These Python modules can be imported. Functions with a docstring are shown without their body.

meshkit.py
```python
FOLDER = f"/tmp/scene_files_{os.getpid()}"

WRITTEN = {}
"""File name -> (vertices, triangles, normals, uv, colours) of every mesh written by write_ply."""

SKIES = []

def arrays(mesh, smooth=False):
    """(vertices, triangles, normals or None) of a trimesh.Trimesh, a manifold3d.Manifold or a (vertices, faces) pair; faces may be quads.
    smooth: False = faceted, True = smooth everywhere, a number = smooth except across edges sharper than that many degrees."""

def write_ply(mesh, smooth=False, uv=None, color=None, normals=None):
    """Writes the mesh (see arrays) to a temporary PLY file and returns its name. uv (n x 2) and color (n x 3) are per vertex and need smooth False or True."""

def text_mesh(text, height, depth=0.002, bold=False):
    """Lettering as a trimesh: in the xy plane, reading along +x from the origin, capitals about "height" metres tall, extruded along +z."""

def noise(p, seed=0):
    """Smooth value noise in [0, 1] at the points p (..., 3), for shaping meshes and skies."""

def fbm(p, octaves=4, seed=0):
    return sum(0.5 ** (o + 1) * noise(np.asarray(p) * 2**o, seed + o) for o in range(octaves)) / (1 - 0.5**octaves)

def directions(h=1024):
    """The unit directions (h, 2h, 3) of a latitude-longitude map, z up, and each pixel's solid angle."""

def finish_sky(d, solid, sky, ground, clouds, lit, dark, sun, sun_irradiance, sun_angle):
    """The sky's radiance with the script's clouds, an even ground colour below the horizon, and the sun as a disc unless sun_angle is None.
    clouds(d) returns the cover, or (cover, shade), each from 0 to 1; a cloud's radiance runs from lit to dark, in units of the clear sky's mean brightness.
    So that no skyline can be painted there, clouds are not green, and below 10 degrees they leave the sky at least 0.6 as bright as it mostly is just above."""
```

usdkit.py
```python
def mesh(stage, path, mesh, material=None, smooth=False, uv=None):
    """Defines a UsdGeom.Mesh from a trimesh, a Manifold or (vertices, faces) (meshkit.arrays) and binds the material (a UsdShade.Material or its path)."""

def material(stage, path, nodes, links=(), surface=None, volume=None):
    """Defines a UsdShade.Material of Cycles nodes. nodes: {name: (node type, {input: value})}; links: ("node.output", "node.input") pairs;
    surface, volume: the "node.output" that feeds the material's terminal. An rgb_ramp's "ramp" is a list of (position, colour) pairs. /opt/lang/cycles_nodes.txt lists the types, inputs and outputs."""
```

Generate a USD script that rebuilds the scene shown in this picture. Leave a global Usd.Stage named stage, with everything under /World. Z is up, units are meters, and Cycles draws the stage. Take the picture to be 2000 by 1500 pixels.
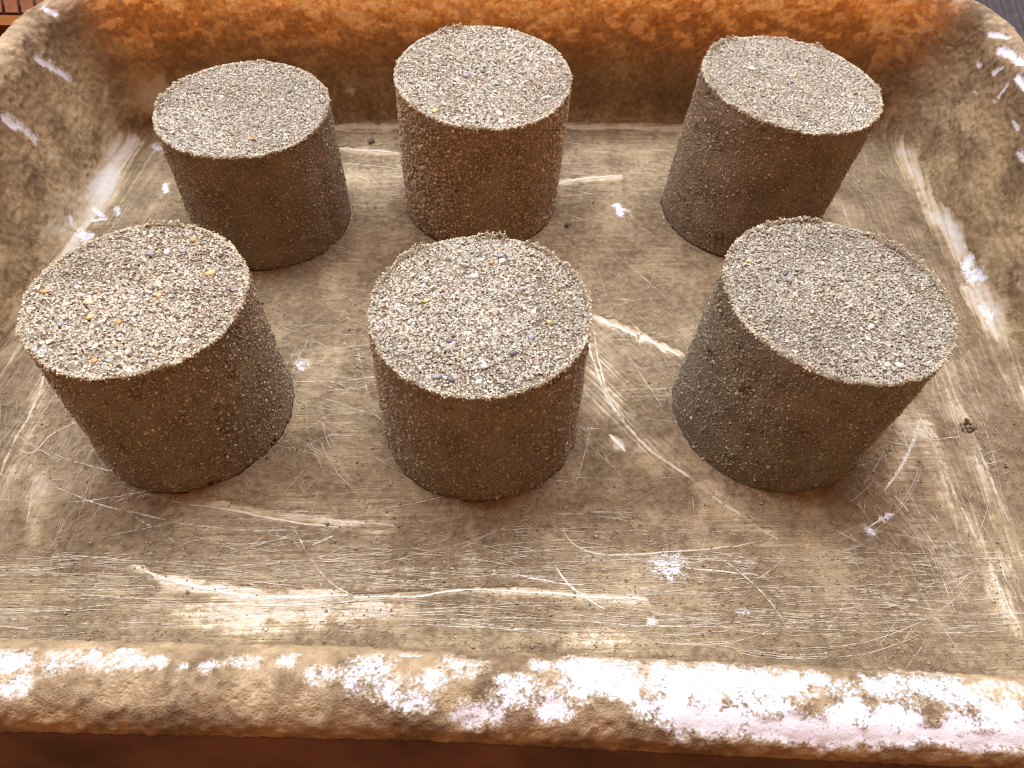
import math
import numpy as np
import trimesh
import usdkit, meshkit
from pxr import Usd, UsdGeom, UsdLux, UsdShade, Sdf, Gf, Vt
from scipy.spatial import cKDTree

rng = np.random.default_rng(7)
stage = Usd.Stage.CreateInMemory()
UsdGeom.SetStageUpAxis(stage, 'Z')
UsdGeom.SetStageMetersPerUnit(stage, 1.0)
UsdGeom.Xform.Define(stage, '/World')
UsdGeom.Scope.Define(stage, '/World/Looks')

# ------------------------------------------------------------------ camera
F, PITCH, ROLL, CAMH = 1421.85, 0.9215, 0.0202, 0.3185          # focal length in pixels of a 2000 px wide picture
FW = np.array([0, math.cos(PITCH), -math.sin(PITCH)])
_r, _u = np.array([1.0, 0, 0]), np.array([0, math.sin(PITCH), math.cos(PITCH)])
RT, UP = math.cos(ROLL) * _r + math.sin(ROLL) * _u, -math.sin(ROLL) * _r + math.cos(ROLL) * _u
CAM = np.array([0, 0, CAMH])
cam = UsdGeom.Camera.Define(stage, '/World/camera')
m = np.eye(4); m[0, :3], m[1, :3], m[2, :3], m[3, :3] = RT, UP, -FW, CAM
cam.AddTransformOp().Set(Gf.Matrix4d(m.tolist()))
cam.CreateHorizontalApertureAttr(36.0)
cam.CreateVerticalApertureAttr(27.0)
cam.CreateFocalLengthAttr(36.0 * F / 2000)
cam.CreateClippingRangeAttr(Gf.Vec2f(0.01, 100))
cam.CreateFStopAttr(32.0)
cam.CreateFocusDistanceAttr(0.40)
cam.CreateExposureAttr(0.0)

# ------------------------------------------------------------------ light: a wide daylight opening above and behind the tub, and a dim warm room
def look_at(prim, pos, target):
    z = np.array(pos, float) - np.array(target, float); z /= np.linalg.norm(z)
    x = np.cross([0, 0, 1.0], z); x /= np.linalg.norm(x); y = np.cross(z, x)
    a = np.eye(4); a[0, :3], a[1, :3], a[2, :3], a[3, :3] = x, y, z, pos
    UsdGeom.Xformable(prim).AddTransformOp().Set(Gf.Matrix4d(a.tolist()))

opening = UsdLux.RectLight.Define(stage, '/World/daylight_opening')
opening.CreateWidthAttr(3.4); opening.CreateHeightAttr(1.0)
opening.CreateIntensityAttr(12.6)
opening.CreateColorAttr(Gf.Vec3f(0.89, 0.97, 1.08))
look_at(opening, (-0.15, 1.05, 1.85), (0, 0.25, 0))
usdkit.material(stage, '/World/Looks/room_air', {'b': ('background_shader', {'color': (1.0, 0.42, 0.185), 'strength': 0.70})}, [], surface='b.background')
dome = UsdLux.DomeLight.Define(stage, '/World/room_light')
UsdShade.MaterialBindingAPI.Apply(dome.GetPrim()).Bind(UsdShade.Material.Get(stage, '/World/Looks/room_air'))

# ------------------------------------------------------------------ helpers
def ray(px, py):
    d = FW * F + RT * (px - 1000) - UP * (py - 750)
    return d / np.linalg.norm(d)
def on_plane(px, py, p0, n):
    d, n = ray(px, py), np.asarray(n, float)
    return CAM + d * (((np.asarray(p0) - CAM) @ n) / (d @ n))
HW, YB, YF = 0.282, 0.487, 0.079                                  # the tub floor: half width, back, front
def on_floor(px, py): return on_plane(px, py, (0, 0, 0), (0, 0, 1))
def on_rim(px, py): return on_plane(px, py, (0, 0.051, 0.098), (0, 0.0, 1))
def on_left(px, py): return on_plane(px, py, (-HW - 0.004, 0, 0.04), (0.99, 0, 0.11))
def on_right(px, py): return on_plane(px, py, (HW + 0.004, 0, 0.04), (-0.99, 0, 0.11))
def on_back(px, py): return on_plane(px, py, (0, YB + 0.004, 0.04), (0, -0.99, 0.11))

def primvar(mesh, name, values):
    UsdGeom.PrimvarsAPI(mesh).CreatePrimvar(name, Sdf.ValueTypeNames.Color3fArray, 'vertex').Set(Vt.Vec3fArray.FromNumpy(np.asarray(values, np.float32)))
def data(prim, **k):
    for a, b in k.items(): prim.SetCustomDataByKey(a, b)
def thing(name, label, category, group=None, loc=(0, 0, 0)):
    x = UsdGeom.Xform.Define(stage, '/World/' + name); x.AddTranslateOp().Set(Gf.Vec3d(*map(float, loc)))
    data(x.GetPrim(), label=label, category=category)
    if group: data(x.GetPrim(), group=group)
    return x
def sstep(a, b, x):
    t = np.clip((x - a) / (b - a), 0, 1); return t * t * (3 - 2 * t)
def fb(p, scale, octaves=3, seed=0): return meshkit.fbm(np.asarray(p) * scale + 50, octaves, seed)

# ------------------------------------------------------------------ materials
L = '/World/Looks/'
def tub_material(name, through):
    N, K = {}, []
    N['tc'] = ('texture_coordinate', {})
    N['mask'] = ('attribute', {'attribute': 'wear'})
    N['flow'] = ('attribute', {'attribute': 'flow'})
    N['sep'] = ('separate_color', {}); K.append(('mask.color', 'sep.color'))
    for nm, sc, det, ro in (('n1', 950, 3, .6), ('n2', 260, 4, .62), ('n3', 38, 4, .6), ('n4', 2200, 1, .5)):
        N[nm] = ('noise_texture', {'scale': sc, 'detail': det, 'roughness': ro}); K.append(('tc.object', nm + '.vector'))
    N['wsep'] = ('separate_color', {}); K.append(('flow.color', 'wsep.color'))
    for nm, deg, sx, sy, off in (('sx', 2, 16, 430, 0), ('sy', 86, 15, 430, 3.7), ('sd', 128, 12, 520, 8.1), ('sl', 158, 12, 500, 5.3)):
        N[nm + 'r'] = ('vector_rotate', {'rotate_type': 'z_axis', 'angle': -math.radians(deg)}); K.append(('tc.object', nm + 'r.vector'))
        N[nm + 'm'] = ('mapping', {'scale': (sx, sy, 1), 'location': (off, off, off)}); K.append((nm + 'r.vector', nm + 'm.vector'))
        N[nm] = ('noise_texture', {'scale': 1.0, 'detail': 4, 'roughness': .68}); K.append((nm + 'm.vector', nm + '.vector'))
    def math_(nm, t, a, b, c=None):
        vals = {'math_type': t}
        for i, v in enumerate((a, b, c)):
            if v is None: continue
            if isinstance(v, str): K.append((v, f'{nm}.value{i+1}'))
            else: vals[f'value{i+1}'] = v
        N[nm] = ('math', vals); return nm + '.value'
    def rng_(nm, v, a, b, c=0., d=1.):
        N[nm] = ('map_range', {'range_type': 'smoothstep', 'from_min': a, 'from_max': b, 'to_min': c, 'to_max': d, 'clamp': True}); K.append((v, nm + '.value')); return nm + '.result'
    def mix_(nm, f, a, b, t='mix'):
        vals = {'blend_type': t}
        for k, v in (('fac', f), ('a', a), ('b', b)):
            if isinstance(v, str): K.append((v, f'{nm}.{k}'))
            else: vals[k] = v
        N[nm] = ('mix_color', vals); return nm + '.result'
    # how scraped: painted wear + streaks along the wiping direction + grain
    st = None
    for nm, wt in (('sx', 'wsep.r'), ('sy', 'wsep.g'), ('sd', 'wsep.b')):
        c_ = math_(nm + 'c', 'multiply', math_(nm + 'b', 'subtract', nm + '.fac', .5), wt)
        st = c_ if st is None else math_(nm + 's', 'add', st, c_)
    st = math_('sls', 'multiply_add', math_('slw', 'multiply', math_('slb', 'subtract', 'sl.fac', .5), 'wsep.r'), .4, st)
    s = math_('a1', 'multiply_add', st, 1.8, 'sep.g')
    s = math_('a2', 'add', s, .85)
    s = math_('a3', 'multiply_add', 'n2.fac', 1.2, s)
    s = math_('a4', 'multiply_add', 'n1.fac', 0.6, s)
    s = math_('a5', 'multiply_add', 'n3.fac', 1.3, s)            # mean of the noises 2.4
    scr = rng_('scr', s, 2.40, 3.45)
    strong = rng_('strong', s, 3.2, 4.4)
    b = math_('b1', 'multiply_add', 'n2.fac', 1.8, 'sep.r')
    b = math_('b2', 'multiply_add', 'n1.fac', 2.2, b)
    b = math_('b3', 'multiply_add', 'n3.fac', 0.6, b)            # mean of the noises 1.7
    there = rng_('there', 'sep.r', .04, .16)
    bare = math_('bare', 'multiply', rng_('bare0', b, 2.72, 2.84), there)
    worn = math_('worn', 'multiply', rng_('worn0', b, 2.30, 2.80, 0, .75), there)
    N['mudr'] = ('rgb_ramp', {'ramp': [(0.30, (.115, .076, .040)), (.5, (.235, .165, .092)), (.70, (.38, .285, .165))]})
    K.append((math_('c1', 'multiply_add', 'n3.fac', 0.5, math_('c0', 'multiply', 'n2.fac', 0.5)), 'mudr.fac'))
    N['scrr'] = ('rgb_ramp', {'ramp': [(0.3, (.34, .245, .135)), (.5, (.455, .345, .200)), (.72, (.55, .455, .305))]})
    K.append((math_('stc', 'multiply_add', st, 1.2, .5), 'scrr.fac'))
    col = mix_('m1', scr, 'mudr.color', 'scrr.color')
    col = mix_('m2', strong, col, (.58, .565, .52))
    speck = rng_('speck', 'n1.fac', 0.62, 0.72, 0, .55)
    dry = math_('sp2', 'multiply', speck, math_('inv', 'subtract', 1.0, scr))
    col = mix_('m3', dry, col, (.07, .05, .032))
    col = mix_('m35', worn, col, (.60, .53, .40))
    col = mix_('m4', bare, col, (.67, .68, .73))
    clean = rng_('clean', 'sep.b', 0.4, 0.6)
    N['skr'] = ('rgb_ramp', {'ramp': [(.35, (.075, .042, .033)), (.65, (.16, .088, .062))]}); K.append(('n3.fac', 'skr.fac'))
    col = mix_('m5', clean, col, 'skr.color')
    N['rough'] = ('map_range', {'from_min': 0, 'from_max': 1, 'to_min': .80, 'to_max': .28, 'clamp': True}); K.append((math_('mx', 'maximum', scr, bare), 'rough.value'))
    # relief
    h = math_('h1', 'multiply_add', 'n1.fac', 0.5, math_('h0', 'multiply', 'n2.fac', 1.0))
    h = math_('h2', 'multiply_add', 'n4.fac', 0.25, h)
    keep = math_('k', 'subtract', 1.0, math_('k2', 'multiply', 'mx.value', 0.85))
    keep = math_('k3', 'multiply', keep, math_('k4', 'subtract', 1.0, clean))
    h = math_('h3', 'multiply', h, keep)
    h = math_('h4', 'multiply_add', st, .12, h)
    N['bump'] = ('bump', {'strength': 1.0, 'distance': 0.0022}); K.append((h, 'bump.height'))
    N['p'] = ('principled_bsdf', {'specular_ior_level': .4, 'diffuse_roughness': .3})
    K += [(col, 'p.base_color'), ('rough.result', 'p.roughness'), ('bump.normal', 'p.normal')]
    if not through:
        return usdkit.material(stage, L + name, N, K, surface='p.BSDF')
    N['glow'] = ('translucent_bsdf', {}); K.append((mix_('gc', strong, mix_('gc0', scr, (.90, .45, .15), (1.0, .66, .34)), (1.0, .8, .58)), 'glow.color')); N['film'] = ('attribute', {'attribute': 'film'}); N['fsep'] = ('separate_color', {}); N['both'] = ('mix_closure', {})   # daylight seeps through the plastic
    K += [('film.color', 'fsep.color'), (math_('thin', 'multiply', math_('th0', 'multiply', 'fsep.r', rng_('th1', math_('th2', 'multiply_add', 'n2.fac', .6, math_('th3', 'multiply', 'n1.fac', .5)), .42, .70, .5, 1.2)), through), 'both.fac')]
    K += [('p.BSDF', 'both.closure1'), ('glow.BSDF', 'both.closure2')]
    return usdkit.material(stage, L + name, N, K, surface='both.closure')
TUB, TUB_WALL = tub_material('muddy_plastic_floor', 0), tub_material('muddy_plastic_wall', .46)

def grain_material(name, mul, rough=.75):
    return usdkit.material(stage, L + name, {
        'tint': ('attribute', {'attribute': 'tint'}), 'tc': ('texture_coordinate', {}),
        'n': ('noise_texture', {'scale': 1500, 'detail': 2}), 'r': ('rgb_ramp', {'ramp': [(.3, (.72, .70, .66)), (.7, (1.15, 1.15, 1.15))]}),
        'mx': ('mix_color', {'blend_type': 'multiply', 'fac': 1.0}), 'm2': ('mix_color', {'blend_type': 'multiply', 'fac': 1.0, 'b': mul}),
        'p': ('principled_bsdf', {'roughness': rough, 'specular_ior_level': .45})},
        [('tc.object', 'n.vector'), ('n.fac', 'r.fac'), ('tint.color', 'mx.a'), ('r.color', 'mx.b'), ('mx.result', 'm2.a'), ('m2.result', 'p.base_color')], surface='p.BSDF')
GRAIN = grain_material('sand_grain', (1, 1, 1))
PEBBLE = grain_material('pebble_stone', (1, 1, 1), .45)

def body_material(name, lo, hi):
    return usdkit.material(stage, L + name, {
        'tc': ('texture_coordinate', {}),
        'n1': ('noise_texture', {'scale': 1300, 'detail': 2, 'roughness': .6}), 'n2': ('noise_texture', {'scale': 60, 'detail': 4}),
        'v': ('voronoi_texture', {'scale': 900, 'feature': 'f1'}),
        'a': ('math', {'math_type': 'multiply_add', 'value2': .6}), 'b': ('math', {'math_type': 'multiply', 'value2': .4}),
        'r': ('rgb_ramp', {'ramp': [(.30, tuple(.3 * q for q in lo)), (.42, lo), (.65, hi)]}),
        'h': ('math', {'math_type': 'multiply_add', 'value2': -.7}),
        'bump': ('bump', {'strength': 1.0, 'distance': .0015}),
        'p': ('principled_bsdf', {'roughness': .8, 'specular_ior_level': .35})},
        [('tc.object', 'n1.vector'), ('tc.object', 'n2.vector'), ('tc.object', 'v.vector'), ('n2.fac', 'b.value1'), ('n1.fac', 'a.value1'), ('b.value', 'a.value3'), ('a.value', 'r.fac'), ('r.color', 'p.base_color'),
         ('v.distance', 'h.value1'), ('n1.fac', 'h.value3'), ('h.value', 'bump.height'), ('bump.normal', 'p.normal')], surface='p.BSDF')

# ------------------------------------------------------------------ ground and what lies behind the tub
def simple(name, lo, hi, scale, rough=.7, bump=.0005):
    return usdkit.material(stage, L + name, {
        'tc': ('texture_coordinate', {}), 'n': ('noise_texture', {'scale': scale, 'detail': 5, 'roughness': .6}), 'r': ('rgb_ramp', {'ramp': [(.3, lo), (.7, hi)]}),
        'b': ('bump', {'distance': bump}), 'p': ('principled_bsdf', {'roughness': rough, 'specular_ior_level': .12})},
        [('tc.object', 'n.vector'), ('n.fac', 'r.fac'), ('r.color', 'p.base_color'), ('n.fac', 'b.height'), ('b.normal', 'p.normal')], surface='p.BSDF')
def slab(x0, x1, y0, y1, z0, z1):
    b = trimesh.creation.box((x1 - x0, y1 - y0, z1 - z0)); b.apply_translation(((x0 + x1) / 2, (y0 + y1) / 2, (z0 + z1) / 2)); return b
g = usdkit.mesh(stage, '/World/ground', slab(-1.6, 1.6, -0.6, 2.2, -0.1, -0.006), simple('dark_floor', (.018, .011, .012), (.035, .021, .021), 60))
data(g.GetPrim(), kind='structure', label='dark purplish brown ground around the tub')

# ------------------------------------------------------------------ the tub
def outline(off, rc, n=1800):
    """Rounded rectangle of the tub, grown by off; rc = corner radius. Returns n points, evenly spread, and the outward normals."""
    x0, x1, y0, y1 = -HW - off, HW + off, YF - off, YB + off
    segs, t = [], []
    for cx, cy, a0 in ((x1 - rc, y1 - rc, 0), (x0 + rc, y1 - rc, 90), (x0 + rc, y0 + rc, 180), (x1 - rc, y0 + rc, 270)):
        a = np.radians(a0 + np.linspace(0, 90, 40)); segs.append(np.stack([cx + rc * np.cos(a), cy + rc * np.sin(a)], 1))
    P = np.vstack(segs); P = np.vstack([P, P[:1]])
    return P
def resample(P, frac):
    d = np.r_[0, np.cumsum(np.linalg.norm(np.diff(P, axis=0), axis=1))]
    return np.stack([np.interp(frac * d[-1], d, P[:, k]) for k in (0, 1)], 1)
def skew(xy):                                                     # the back edge runs slightly askew
    y = xy[..., 1]; w = np.clip((y - YF) / (YB - YF), 0, 1.4)
    f_ = np.clip(1 - (y - YF) / .12, 0, 1)                        # and so does the front one
    return np.stack([xy[..., 0], y + w * 0.033 * xy[..., 0] - f_ * .026 * np.maximum(xy[..., 0] + .03, 0)], -1)
HR = 0.1                                                          # top of the rim
prof = []                                                         # (offset outward, z, corner radius)
for a in np.linspace(0, 78, 14): prof.append((-0.008 + 0.012 * math.sin(math.radians(a)), 0.012 * (1 - math.cos(math.radians(a)))))
o0, z0 = prof[-1]
for t in np.linspace(0, 1, 62)[1:]: prof.append((o0 + 0.0045 * t, z0 + (0.086 - z0) * t))
o1 = prof[-1][0]; RRO = 0.0088
for a in np.linspace(180, 6, 40)[1:]: prof.append((o1 + RRO + RRO * math.cos(math.radians(a)), 0.0865 + 0.0135 * math.sin(math.radians(a))))
o2, z2 = prof[-1]
for t in np.linspace(0, 1, 24)[1:]: prof.append((o2 + 0.009 * t, z2 + (0.030 - z2) * t))
prof = np.array(prof); NP = len(prof)
NS = 1800
frac = np.linspace(0, 1, NS, endpoint=False)
rings = []
for o, z in prof:
    rc = 0.032 + 0.9 * (o + 0.008) + 0.15 * max(z, 0)
    rings.append(np.column_stack([skew(resample(outline(o, rc), frac)), np.full(NS, z)]))
W = np.array(rings); _w = sstep(.16, .10, W[:, :, 1]) * np.maximum(prof[:, 0] - o1, 0)[:, None]; W[:, :, 1] -= .45 * _w                                               # NP x NS x 3
arc = np.r_[0, np.cumsum(np.linalg.norm(np.diff(prof, axis=0), axis=1))]
per = frac * 1.95
nfil, nwal, nrim = 14, 75, 114
# floor grid
gx, gy = np.arange(-HW - .002, HW + .0021, .00115), np.arange(0.065, YB + .012, .00115)
GX, GY = np.meshgrid(gx, gy)
G = np.stack([GX, GY, np.zeros_like(GX)], -1)

# wear, traced on the surfaces: (points, half width in m, amount)
def S(surf, pts, r, amt=1.0): return ([surf(*p) for p in pts], r, amt)
fl, lf, rg, bk, rm = on_floor, on_left, on_right, on_back, on_rim
SCRAPED = [
 # left scraped band and streaks
 S(fl, [(262, 280), (215, 345), (160, 420), (110, 500), (60, 580), (20, 650)], .017, .8), S(fl, [(190, 290), (165, 345), (120, 410)], .006, 1.2), S(fl, [(240, 310), (200, 400), (150, 440)], .007, .9),
 S(fl, [(85, 730), (70, 800), (40, 880), (0, 990)], .006, .6), S(fl, [(60, 890), (75, 950), (65, 1060)], .006, .6), S(fl, [(300, 280), (290, 380), (250, 430)], .010, .25), S(fl, [(330, 350), (310, 430)], .004, .5),
 # back
 S(fl, [(600, 254), (700, 250), (790, 249)], .0034, 1.3), S(fl, [(1090, 249), (1220, 250), (1350, 252)], .0034, 1.3), S(fl, [(660, 290), (780, 300)], .004, .9), S(fl, [(660, 340), (780, 350)], .012, .45), S(fl, [(1100, 290), (1300, 290)], .008, .35), S(fl, [(1090, 355), (1150, 348), (1210, 345)], .003, .9),
 # centre right pale area
 S(fl, [(1160, 620), (1230, 650), (1330, 692)], .005, 1.0), S(fl, [(1160, 690), (1200, 780), (1260, 860), (1340, 930)], .011, .55), S(fl, [(1180, 640), (1250, 700), (1310, 740)], .024, .42), S(fl, [(1340, 930), (1430, 1000), (1520, 1055)], .008, .6), S(fl, [(1195, 850), (1215, 880)], .004, 1.0),
 S(fl, [(690, 520), (620, 560), (560, 610)], .014, .25), S(fl, [(640, 700), (600, 740)], .02, .3), S(fl, [(590, 800), (640, 840), (700, 880)], .014, .3),
 # right streaks
 S(fl, [(1790, 320), (1840, 390), (1890, 460), (1930, 540)], .0055, 1.0), S(fl, [(1760, 270), (1790, 320)], .005, .5), S(fl, [(1640, 400), (1700, 470)], .012, .5), S(fl, [(1640, 420), (1660, 450)], .005, .6), S(fl, [(1880, 500), (1930, 560), (1975, 660)], .008, .6),
 S(fl, [(1790, 800), (1830, 900), (1880, 1000), (1930, 1090)], .008, .75), S(fl, [(1850, 760), (1900, 880), (1960, 1010), (1990, 1090)], .006, .65), S(fl, [(1720, 760), (1790, 850), (1760, 920), (1720, 950)], .007, .55), S(fl, [(1930, 1110), (1960, 1180), (1990, 1230)], .006, .8), S(fl, [(1800, 620), (1850, 760)], .01, .3), S(fl, [(1930, 1090), (1980, 1120)], .008, .6),
 # front streaks
 S(fl, [(260, 1105), (330, 1135), (430, 1155), (520, 1165), (640, 1155), (690, 1165)], .0045, .95), S(fl, [(350, 1200), (500, 1200), (650, 1195), (800, 1190)], .009, .95), S(fl, [(270, 1160), (600, 1180), (900, 1150)], .014, .2), S(fl, [(690, 1165), (800, 1165), (900, 1155), (1010, 1155), (1260, 1172)], .0022, .9),
 S(fl, [(80, 1140), (280, 1150)], .009, .35), S(fl, [(1140, 1120), (1260, 1120)], .012, .4), S(fl, [(1000, 1130), (1130, 1150), (1260, 1145)], .006, .5), S(fl, [(910, 1000), (920, 1100), (920, 1200)], .004, .45), S(fl, [(1365, 950), (1370, 1100), (1375, 1240)], .004, .4),
 S(fl, [(1380, 1260), (1550, 1280)], .01, .3), S(fl, [(1000, 1240), (1400, 1255), (1500, 1270)], .005, .5), S(fl, [(420, 985), (540, 1005), (700, 1025)], .0025, .8), S(fl, [(1300, 1050), (1500, 1065), (1700, 1085)], .006, .35), S(fl, [(700, 1000), (760, 1040)], .008, .45), S(fl, [(60, 950), (100, 1000)], .008, .4),
 # corner of the back wall
 S(bk, [(255, 130), (290, 170), (330, 190)], .014, 1.3), S(bk, [(350, 130), (430, 140), (520, 140)], .006, .35), S(bk, [(520, 80), (600, 78), (660, 72)], .003, .6), S(bk, [(680, 175), (690, 172)], .004, 1.2), S(bk, [(925, 45), (935, 47)], .004, 1.1), S(bk, [(1000, 0), (1040, 25), (1110, 60)], .004, .7), S(bk, [(1400, 30), (1420, 45)], .004, .9), S(bk, [(1700, 10), (1730, 40), (1700, 60)], .006, .8), S(bk, [(250, 0), (900, 20), (1300, 10)], .012, .35), S(bk, [(1730, 20), (1700, 90)], .0025, .8),
 S(lf, [(190, 90), (198, 170), (200, 200)], .002, .8), S(lf, [(100, 290), (110, 310)], .006, .5), S(rg, [(1870, 150), (1890, 300)], .004, .3), S(rg, [(1760, 150), (1790, 130)], .0022, .8),
]
BARE = [
 S(lf, [(73, 116), (92, 124), (112, 138), (136, 152)], .0024), S(lf, [(8, 230), (24, 242), (36, 246)], .0028), S(lf, [(48, 252), (72, 272)], .0026), S(lf, [(100, 30), (88, 22)], .0022),
 S(fl, [(103, 328), (118, 350), (140, 364), (165, 374)], .0022), S(fl, [(140, 364), (165, 388), (180, 410), (200, 420)], .0014), S(fl, [(150, 402), (165, 408)], .002), S(fl, [(128, 436), (150, 455)], .0009), S(fl, [(150, 458), (175, 462)], .003), S(fl, [(78, 392), (80, 402)], .002), S(fl, [(78, 440), (100, 460)], .001), S(fl, [(228, 405), (232, 418)], .002), S(fl, [(178, 432), (205, 428)], .001), S(fl, [(320, 360), (325, 375)], .0017),
 S(fl, [(1207, 402), (1213, 418)], .0026), S(fl, [(1213, 408), (1228, 412)], .0014), S(fl, [(1920, 520), (1930, 545), (1938, 560)], .003), S(fl, [(1950, 545), (1965, 560)], .0036), S(fl, [(1960, 600), (1975, 640)], .003, .75),
 S(fl, [(1292, 1105), (1305, 1112), (1320, 1105)], .005, .8), S(fl, [(1308, 1125), (1314, 1132)], .0016, 1.1), S(fl, [(1268, 1210), (1278, 1210)], .0016), S(fl, [(1440, 1198), (1460, 1198)], .0008), S(fl, [(1690, 1030), (1705, 1040)], .002, .8), S(fl, [(1725, 1015), (1740, 1006)], .0015, .9), S(fl, [(300, 285), (310, 290)], .003, .8), S(fl, [(585, 710), (592, 714)], .003, .65),
 S(rg, [(1850, 5), (1870, 12)], 0.0020), S(rg, [(1890, 22), (1898, 26)], 0.0020), S(rg, [(1935, 68), (1965, 66)], 0.0015), S(rg, [(1955, 95), (1975, 105), (1995, 115)], 0.0023), S(rg, [(1912, 122), (1915, 128)], 0.0013), S(rg, [(1945, 140), (1960, 132)], 0.0015), S(rg, [(1950, 190), (1970, 165)], 0.0013), S(rg, [(1905, 178), (1908, 184)], 0.0009), S(rg, [(1990, 300), (2000, 310)], 0.0020), S(rg, [(1980, 240), (1990, 250)], 0.0013), S(rg, [(1940, 198), (1944, 200)], 0.0007), S(rg, [(1990, 150), (2005, 170)], 0.0020),
]
RB = [  # on the near rim: (x, y, rx, ry, amount) in pixels of the photograph
 (22, 1300, 30, 22, 1), (36, 1338, 18, 18, 1), (150, 1292, 55, 22, .72), (180, 1280, 20, 10, .8), (245, 1300, 24, 18, .85), (245, 1268, 20, 8, .85), (310, 1296, 22, 12, .75), (365, 1308, 10, 7, 1), (410, 1305, 14, 10, .8), (480, 1295, 45, 13, .66), (560, 1290, 13, 14, 1), (625, 1322, 28, 14, .8), (720, 1312, 34, 26, .85), (700, 1340, 20, 12, .8), (735, 1280, 12, 6, .9), (775, 1350, 22, 26, .8), (815, 1376, 38, 14, 1.0), (845, 1335, 25, 18, .75), (900, 1300, 50, 18, .75), (985, 1328, 10, 10, 1), (905, 1320, 30, 12, .7), (940, 1392, 42, 24, 1), (1012, 1352, 18, 24, 1), (1080, 1388, 22, 16, 1), (800, 1272, 30, 5, .9),
 (1165, 1322, 75, 34, 1), (1110, 1300, 30, 14, .9), (1060, 1295, 20, 12, .7), (1210, 1350, 40, 14, .9), (1262, 1380, 20, 14, 1), (1310, 1385, 32, 26, 1), (1350, 1340, 70, 40, .92), (1440, 1330, 60, 34, 1), (1530, 1335, 50, 26, .95), (1580, 1322, 30, 16, .95), (1400, 1405, 110, 30, 1), (1490, 1420, 90, 24, 1), (1600, 1440, 120, 22, 1), (1660, 1395, 34, 20, 1), (1750, 1405, 36, 22, 1), (1780, 1440, 130, 18, 1), (1870, 1425, 22, 20, 1), (1950, 1405, 26, 22, 1), (1930, 1450, 90, 18, 1), (1740, 1335, 50, 22, .95), (1820, 1340, 60, 30, .92), (1890, 1362, 34, 18, .9), (1960, 1390, 30, 12, .9), (1990, 1430, 22, 26, .9), (1480, 1372, 80, 20, .85), (1640, 1350, 30, 14, .6), (1960, 1340, 40, 16, .55),
]
for x, y, rx, ry, amt in RB:
    BARE.append(S(rm, [(x - rx * .55, y), (x, y), (x + rx * .55, y)], ry * .000165 * (1.0 if x < 1050 else 1.12), amt * (.76 if x < 1050 else .95)))

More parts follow.
